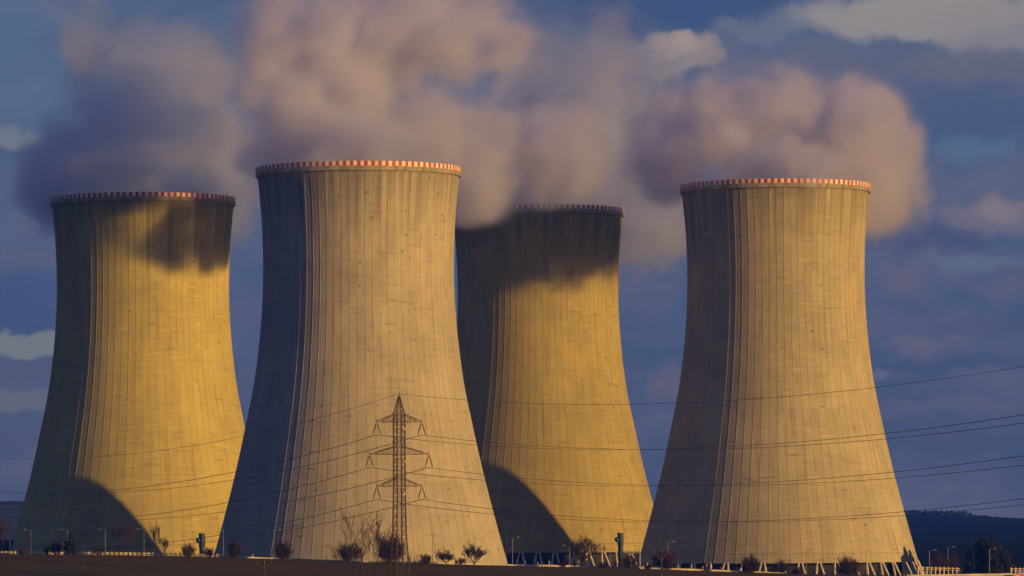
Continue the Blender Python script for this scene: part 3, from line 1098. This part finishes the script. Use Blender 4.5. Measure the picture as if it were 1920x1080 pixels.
def leaf_clump(mb, c, r, n_, rg, size):
    for k in range(n_):
        d = Vector((rg.gauss(0, 1), rg.gauss(0, 1), rg.gauss(0, 1)))
        d = d.normalized() * r * rg.uniform(0.5, 1.0) ** 0.6
        q = c + d
        u = Vector((rg.uniform(-1, 1), rg.uniform(-1, 1), rg.uniform(-1, 1))).normalized()
        v_ = u.orthogonal().normalized()
        L, W = size * rg.uniform(0.7, 1.5), size * rg.uniform(0.3, 0.6)
        b0 = len(mb.v)
        for a, b in ((-1, 0), (0, -1), (1, 0), (0, 1)):
            mb.v.append(tuple(q + u * L * a * 0.5 + v_ * W * b * 0.5))
        mb.f.append((b0, b0 + 1, b0 + 2, b0 + 3))


def evergreen(label, px, ybot, D, wpx, hpx, seed, clumps, size, cone=0.5, name='conifer_tree', trunk=0.25, leaders=((0, 0, 1, 1),), csz=1.0):
    rg = random.Random(seed)
    base, dz = ground_at(px, ybot, D)
    s_ = D / F
    hw_, h = wpx * s_ / 2, hpx * s_ + dz
    t = thing(name, label, 'tree', base)
    tk = MB()
    tk.path([(0, 0, -1.0), (0.1, 0, h * 0.45), (0, 0, h * 0.85)], [trunk * 1.4, trunk, trunk * 0.4], 8)
    tk.build('trunk', M['bark'], t, smooth=True)
    cr = MB()
    for k in range(clumps):
        lx, ly, lh, lw = leaders[k % len(leaders)]
        a = rg.uniform(0, 2 * PI)
        z = rg.uniform(0.06, 1.0)
        env = (1 - z) ** cone * min(1, 0.6 + z * 1.6)
        rr = hw_ * lw * env * math.sqrt(rg.uniform(0.1, 1.0)) * rg.uniform(0.8, 1.15)
        c = Vector((lx * hw_ + math.cos(a) * rr, ly * hw_ + math.sin(a) * rr, h * lh * z))
        if k % 6 == 0:
            cr.path([(0, 0, h * lh * z * 0.8), c * 0.6 + Vector((0, 0, h * z * 0.3)), c], [0.1, 0.07, 0.04], 4)
        leaf_clump(cr, c, hw_ * csz * rg.uniform(0.10, 0.20) * (1.15 - 0.6 * z), 46, rg, size)
    cr.build('crown', M['conifer'], t)
    return t


D_B = 1266.5
evergreen('small dark conifer by the rail fence in front of the leftmost tower', 132, 1039, D_B - 4, 30, 38, 3, 60, 0.7, 0.75)
evergreen('big dark spreading evergreen at the lower right corner', 1850, 1078, 1464, 106, 68, 5, 700, 1.0, 0.45, 'evergreen_tree', 0.5,
          ((-0.1, 0, 1.0, 0.5), (0.3, 0.3, 0.95, 0.5), (-0.48, -0.2, 0.78, 0.45), (0.62, -0.1, 0.70, 0.42), (0.12, -0.5, 0.85, 0.45), (-0.25, 0.6, 0.88, 0.4)), 0.75)

bush('dark brown bush joined to the left side of the small conifer', 107, 1038, D_B, 24, 20, 11, 'twig', 90)
bush('low brown bush under the first lamp post at far left', 42, 1038, D_B, 20, 9, 12, 'redtwig', 50)
bush('tiny brown bush between the second and third lamp posts from the left', 88, 1037, D_B, 12, 9, 13, 'redtwig', 40)
bush('low reddish scrub in front of the shaded base of the leftmost tower', 185, 1039, D_B, 26, 10, 33, 'redtwig', 50)
bush('spiky reddish bush left of the teal pipe by the leftmost tower', 352, 1041, D_B, 30, 19, 14, 'redtwig', 90)
bush('reddish bush right at the foot of the left teal pipe', 392, 1042, D_B, 22, 13, 15, 'redtwig', 70)
bush('dark ball-shaped bush where the leftmost and nearest towers meet', 440, 1047, D_B - 5, 24, 28, 16, 'twig', 130)
bush('rounded dark bush on the brow before the nearest tower\'s shaded left foot', 531, 1050, D_B - 5, 34, 29, 17, 'twig', 170)
bush('dark dense bush behind the bare saplings left of the pylon', 654, 1054, D_B - 5, 44, 30, 18, 'twig', 200)
bush('largest dark bush, right behind the pylon\'s foot', 732, 1056, D_B - 5, 56, 44, 19, 'twig', 320)
bush('low reddish bush between the pylon and the rounded pale shrub', 798, 1059, D_B - 4, 28, 17, 20, 'redtwig', 90)
bush('low reddish bush between two twiggy shrubs right of the pylon', 864, 1059, D_B - 4, 24, 12, 21, 'redtwig', 70)
bush('dark reddish thicket left of the line pole at the rightmost tower', 1176, 1069, D_B - 2, 34, 24, 22, 'redtwig', 120)
bush('dark reddish thicket right behind the forked line pole', 1246, 1071, D_B - 3, 44, 34, 23, 'redtwig', 210)
bush('dark bush covering the left legs of the rightmost tower', 1406, 1078, D_B + 4, 34, 32, 24, 'twig', 150)
bush('small bush between the middle legs of the rightmost tower', 1466, 1080, D_B + 6, 30, 26, 25, 'twig', 120)
bush('wide dark bush before the sunlit right-hand legs of the rightmost tower', 1590, 1084, D_B + 6, 56, 32, 26, 'twig', 230)
bush('small bush just left of the middle dark lamp post by the legs', 1494, 1082, D_B + 6, 20, 18, 27, 'redtwig', 70)
bush('brown hedge at the foot of the far hills left of the evergreen', 1772, 1068, 1283, 56, 18, 28, 'redtwig', 160)
bush('small weed growing on the wall left of the line pole', 1215, 1070, D_B - 1, 18, 10, 29, 'redtwig', 40)
bush('small weed growing on the wall midway between pole and first legs', 1325, 1075, D_B - 1, 20, 12, 30, 'redtwig', 45)
bush('low weed on the wall just left of the spreading bare tree', 1055, 1064, D_B - 1, 22, 10, 31, 'redtwig', 45)
bush('low weed on the wall right of the spreading bare tree', 1130, 1066, D_B - 1, 24, 11, 32, 'redtwig', 50)

TG = 'bare trees below the towers'
m2 = D_B / F
bare_tree('bare_tree', 'tall thin bare poplar in front of the shaded leftmost tower, left of its twin', 'tree', 221, 1040, 1275, 50 * m2, 2.2, 2.4, 41, 'redtwig', 8, 3, 3, 0.14, 0.42, 0.35, 0.03, TG)
bare_tree('bare_tree', 'tall thin bare poplar in front of the shaded leftmost tower, right of its twin', 'tree', 239, 1040, 1275, 52 * m2, 2.4, 2.0, 42, 'redtwig', 8, 3, 3, 0.14, 0.42, 0.35, 0.03, TG)
bare_tree('bare_tree', 'thin bare tree on the shadow edge of the leftmost tower\'s base', 'tree', 293, 1041, 1275, 52 * m2, 2.0, 1.8, 43, 'redtwig', 6, 3, 3, 0.12, 0.45, 0.35, 0.03, TG)
bare_tree('bare_tree', 'small bushy bare tree right under the shadow edge, by the sunlit tower base', 'tree', 309, 1041, D_B, 30 * m2, 1.0, 2.2, 44, 'twig', 7, 3, 3, 0.14, 0.5, 0.25, 0.035, TG)
bare_tree('bare_tree', 'pale bare tree before the grey building at the left edge', 'tree', 4, 1038, 1275, 64 * m2, 2.5, 3.0, 45, 'twig', 9, 3, 3, 0.2, 0.5, 0.3, 0.03, TG)
bare_tree('bare_tree', 'rounded bare shrub-like tree first right of the pylon', 'tree', 836, 1059, D_B - 5, 27 * m2, 0.5, 5.2, 46, 'twig', 12, 3, 4, 0.14, 0.6, 0.05, 0.035, TG)
bare_tree('bare_tree', 'spiky bare shrub-like tree before the right foot of the nearest tower', 'tree', 889, 1061, D_B - 5, 36 * m2, 0.6, 4.6, 47, 'twig', 12, 3, 4, 0.14, 0.55, 0.12, 0.035, TG)
bare_tree('bare_tree', 'spreading round-crowned bare tree before the farthest tower', 'tree', 1093, 1065, D_B - 5, 60 * m2, 2.4, 7.5, 48, 'twig', 12, 4, 3, 0.34, 0.6, 0.04, 0.035, TG)
# saplings on the near field, left of the pylon: stems reach below the picture
D_N = 1150.0
m3 = D_N / F
bare_tree('bare_sapling', 'leaning bare sapling with forked top, farthest left of the saplings by the pylon', 'tree', 680, 1100, D_N, 150 * m3, 5.0, 4.0, 51, 'twig', 4, 2, 3, 0.22, 0.55, 0.16, 0.05, 'bare saplings by the pylon', -0.35)
bare_tree('bare_sapling', 'straight bare sapling, middle one of those by the pylon', 'tree', 678, 1100, D_N + 4, 118 * m3, 7.0, 1.8, 52, 'twig', 4, 2, 2, 0.18, 0.55, 0.18, 0.05, 'bare saplings by the pylon', 0.02)
bare_tree('bare_sapling', 'upright many-branched bare sapling closest to the pylon', 'tree', 700, 1100, D_N, 138 * m3, 5.0, 3.0, 53, 'twig', 4, 2, 4, 0.22, 0.52, 0.2, 0.05, 'bare saplings by the pylon', 0.12)
bare_tree('bare_sapling', 'low spreading bare sapling in the dark field under the saplings', 'tree', 622, 1100, D_N - 20, 44 * m3, 1.2, 3.2, 54, 'twig', 5, 3, 2, 0.12, 0.5, 0.2, 0.04, 'bare saplings by the pylon')
bare_tree('bare_sapling', 'sparse twiggy sapling just right of the pylon\'s foot', 'tree', 776, 1094, D_N, 62 * m3, 3.0, 3.0, 55, 'twig', 5, 2, 3, 0.10, 0.5, 0.25, 0.035, 'bare saplings by the pylon')


# small marker posts along the low wall, and dry grass on the brow
for k, px in enumerate((474, 512, 566, 612, 716, 985, 1008, 1030, 1085, 1118, 1148, 1214, 1236, 1272, 1297, 1318, 1352, 1382, 1425)):
    top = interp(px, [(q[0], q[1]) for q in WALL_L])
    b_ = at(px, top, D_W + 1.5)
    t = thing('marker_post', 'small pale marker post standing just behind the long low wall', 'post', Vector((b_.x, b_.y, b_.z - 1.3)), 0, 'marker posts behind the wall')
    hh = 1.9 + 0.5 * ((k * 7) % 3) / 2
    MB().tube((0, 0, 0), (0, 0, hh), 0.10, 0.09, 6).build('pole', M['whitepaint'], t)
    MB().box((-0.17, -0.10, hh + 0.002), (0.17, 0.10, hh + 0.25)).build('cap', M['lamp'], t)

gb = MB()
rg = random.Random(77)
for k in range(14000):
    y = rg.uniform(1160, D_BROW + 6) if k % 3 else rg.uniform(1250, D_BROW + 6)
    x = rg.uniform(-165, 165) * y / D_BROW
    if math.sin(x * 0.21 + y * 0.05) + 0.8 * math.sin(x * 0.067 + 2) + rg.uniform(-1, 1) < 0.2:
        continue
    z = ground_z(x, y) - 0.05
    h = rg.uniform(0.12, 0.34)
    a = rg.uniform(0, PI)
    w2 = rg.uniform(0.05, 0.16)
    lx, ly = rg.uniform(-0.12, 0.12), rg.uniform(-0.12, 0.12)
    b0 = len(gb.v)
    gb.v += [(x - w2 * math.cos(a), y - w2 * math.sin(a), z), (x + w2 * math.cos(a), y + w2 * math.sin(a), z), (x + lx, y + ly, z + h)]
    gb.f.append((b0, b0 + 1, b0 + 2))
M['grass'] = mat('dry_grass', (0.050, 0.036, 0.012), 0.95, vary(0.1, 0.5, c2=(0.026, 0.024, 0.008)), spec=0.05)
tag(gb.build('grass', M['grass']), 'tufts of dry grass on the dark field', 'grass', kind='stuff')

# ------------------------------------------------------------------ thin evening haze
hz = bpy.data.materials.new('haze_air')
hz.use_nodes = True
t = NT(hz.node_tree)
t.n.clear()
o_ = t.node('ShaderNodeOutputMaterial')
pv = t.node('ShaderNodeVolumePrincipled')
pv.inputs['Color'].default_value = (0.03, 0.15, 1.0, 1)
pv.inputs['Density'].default_value = 0.000085
t.l.new(pv.outputs[0], o_.inputs['Volume'])
tag(MB().box((-2800, -320, -75), (2800, 7100, 330)).build('haze', hz), kind='stuff')
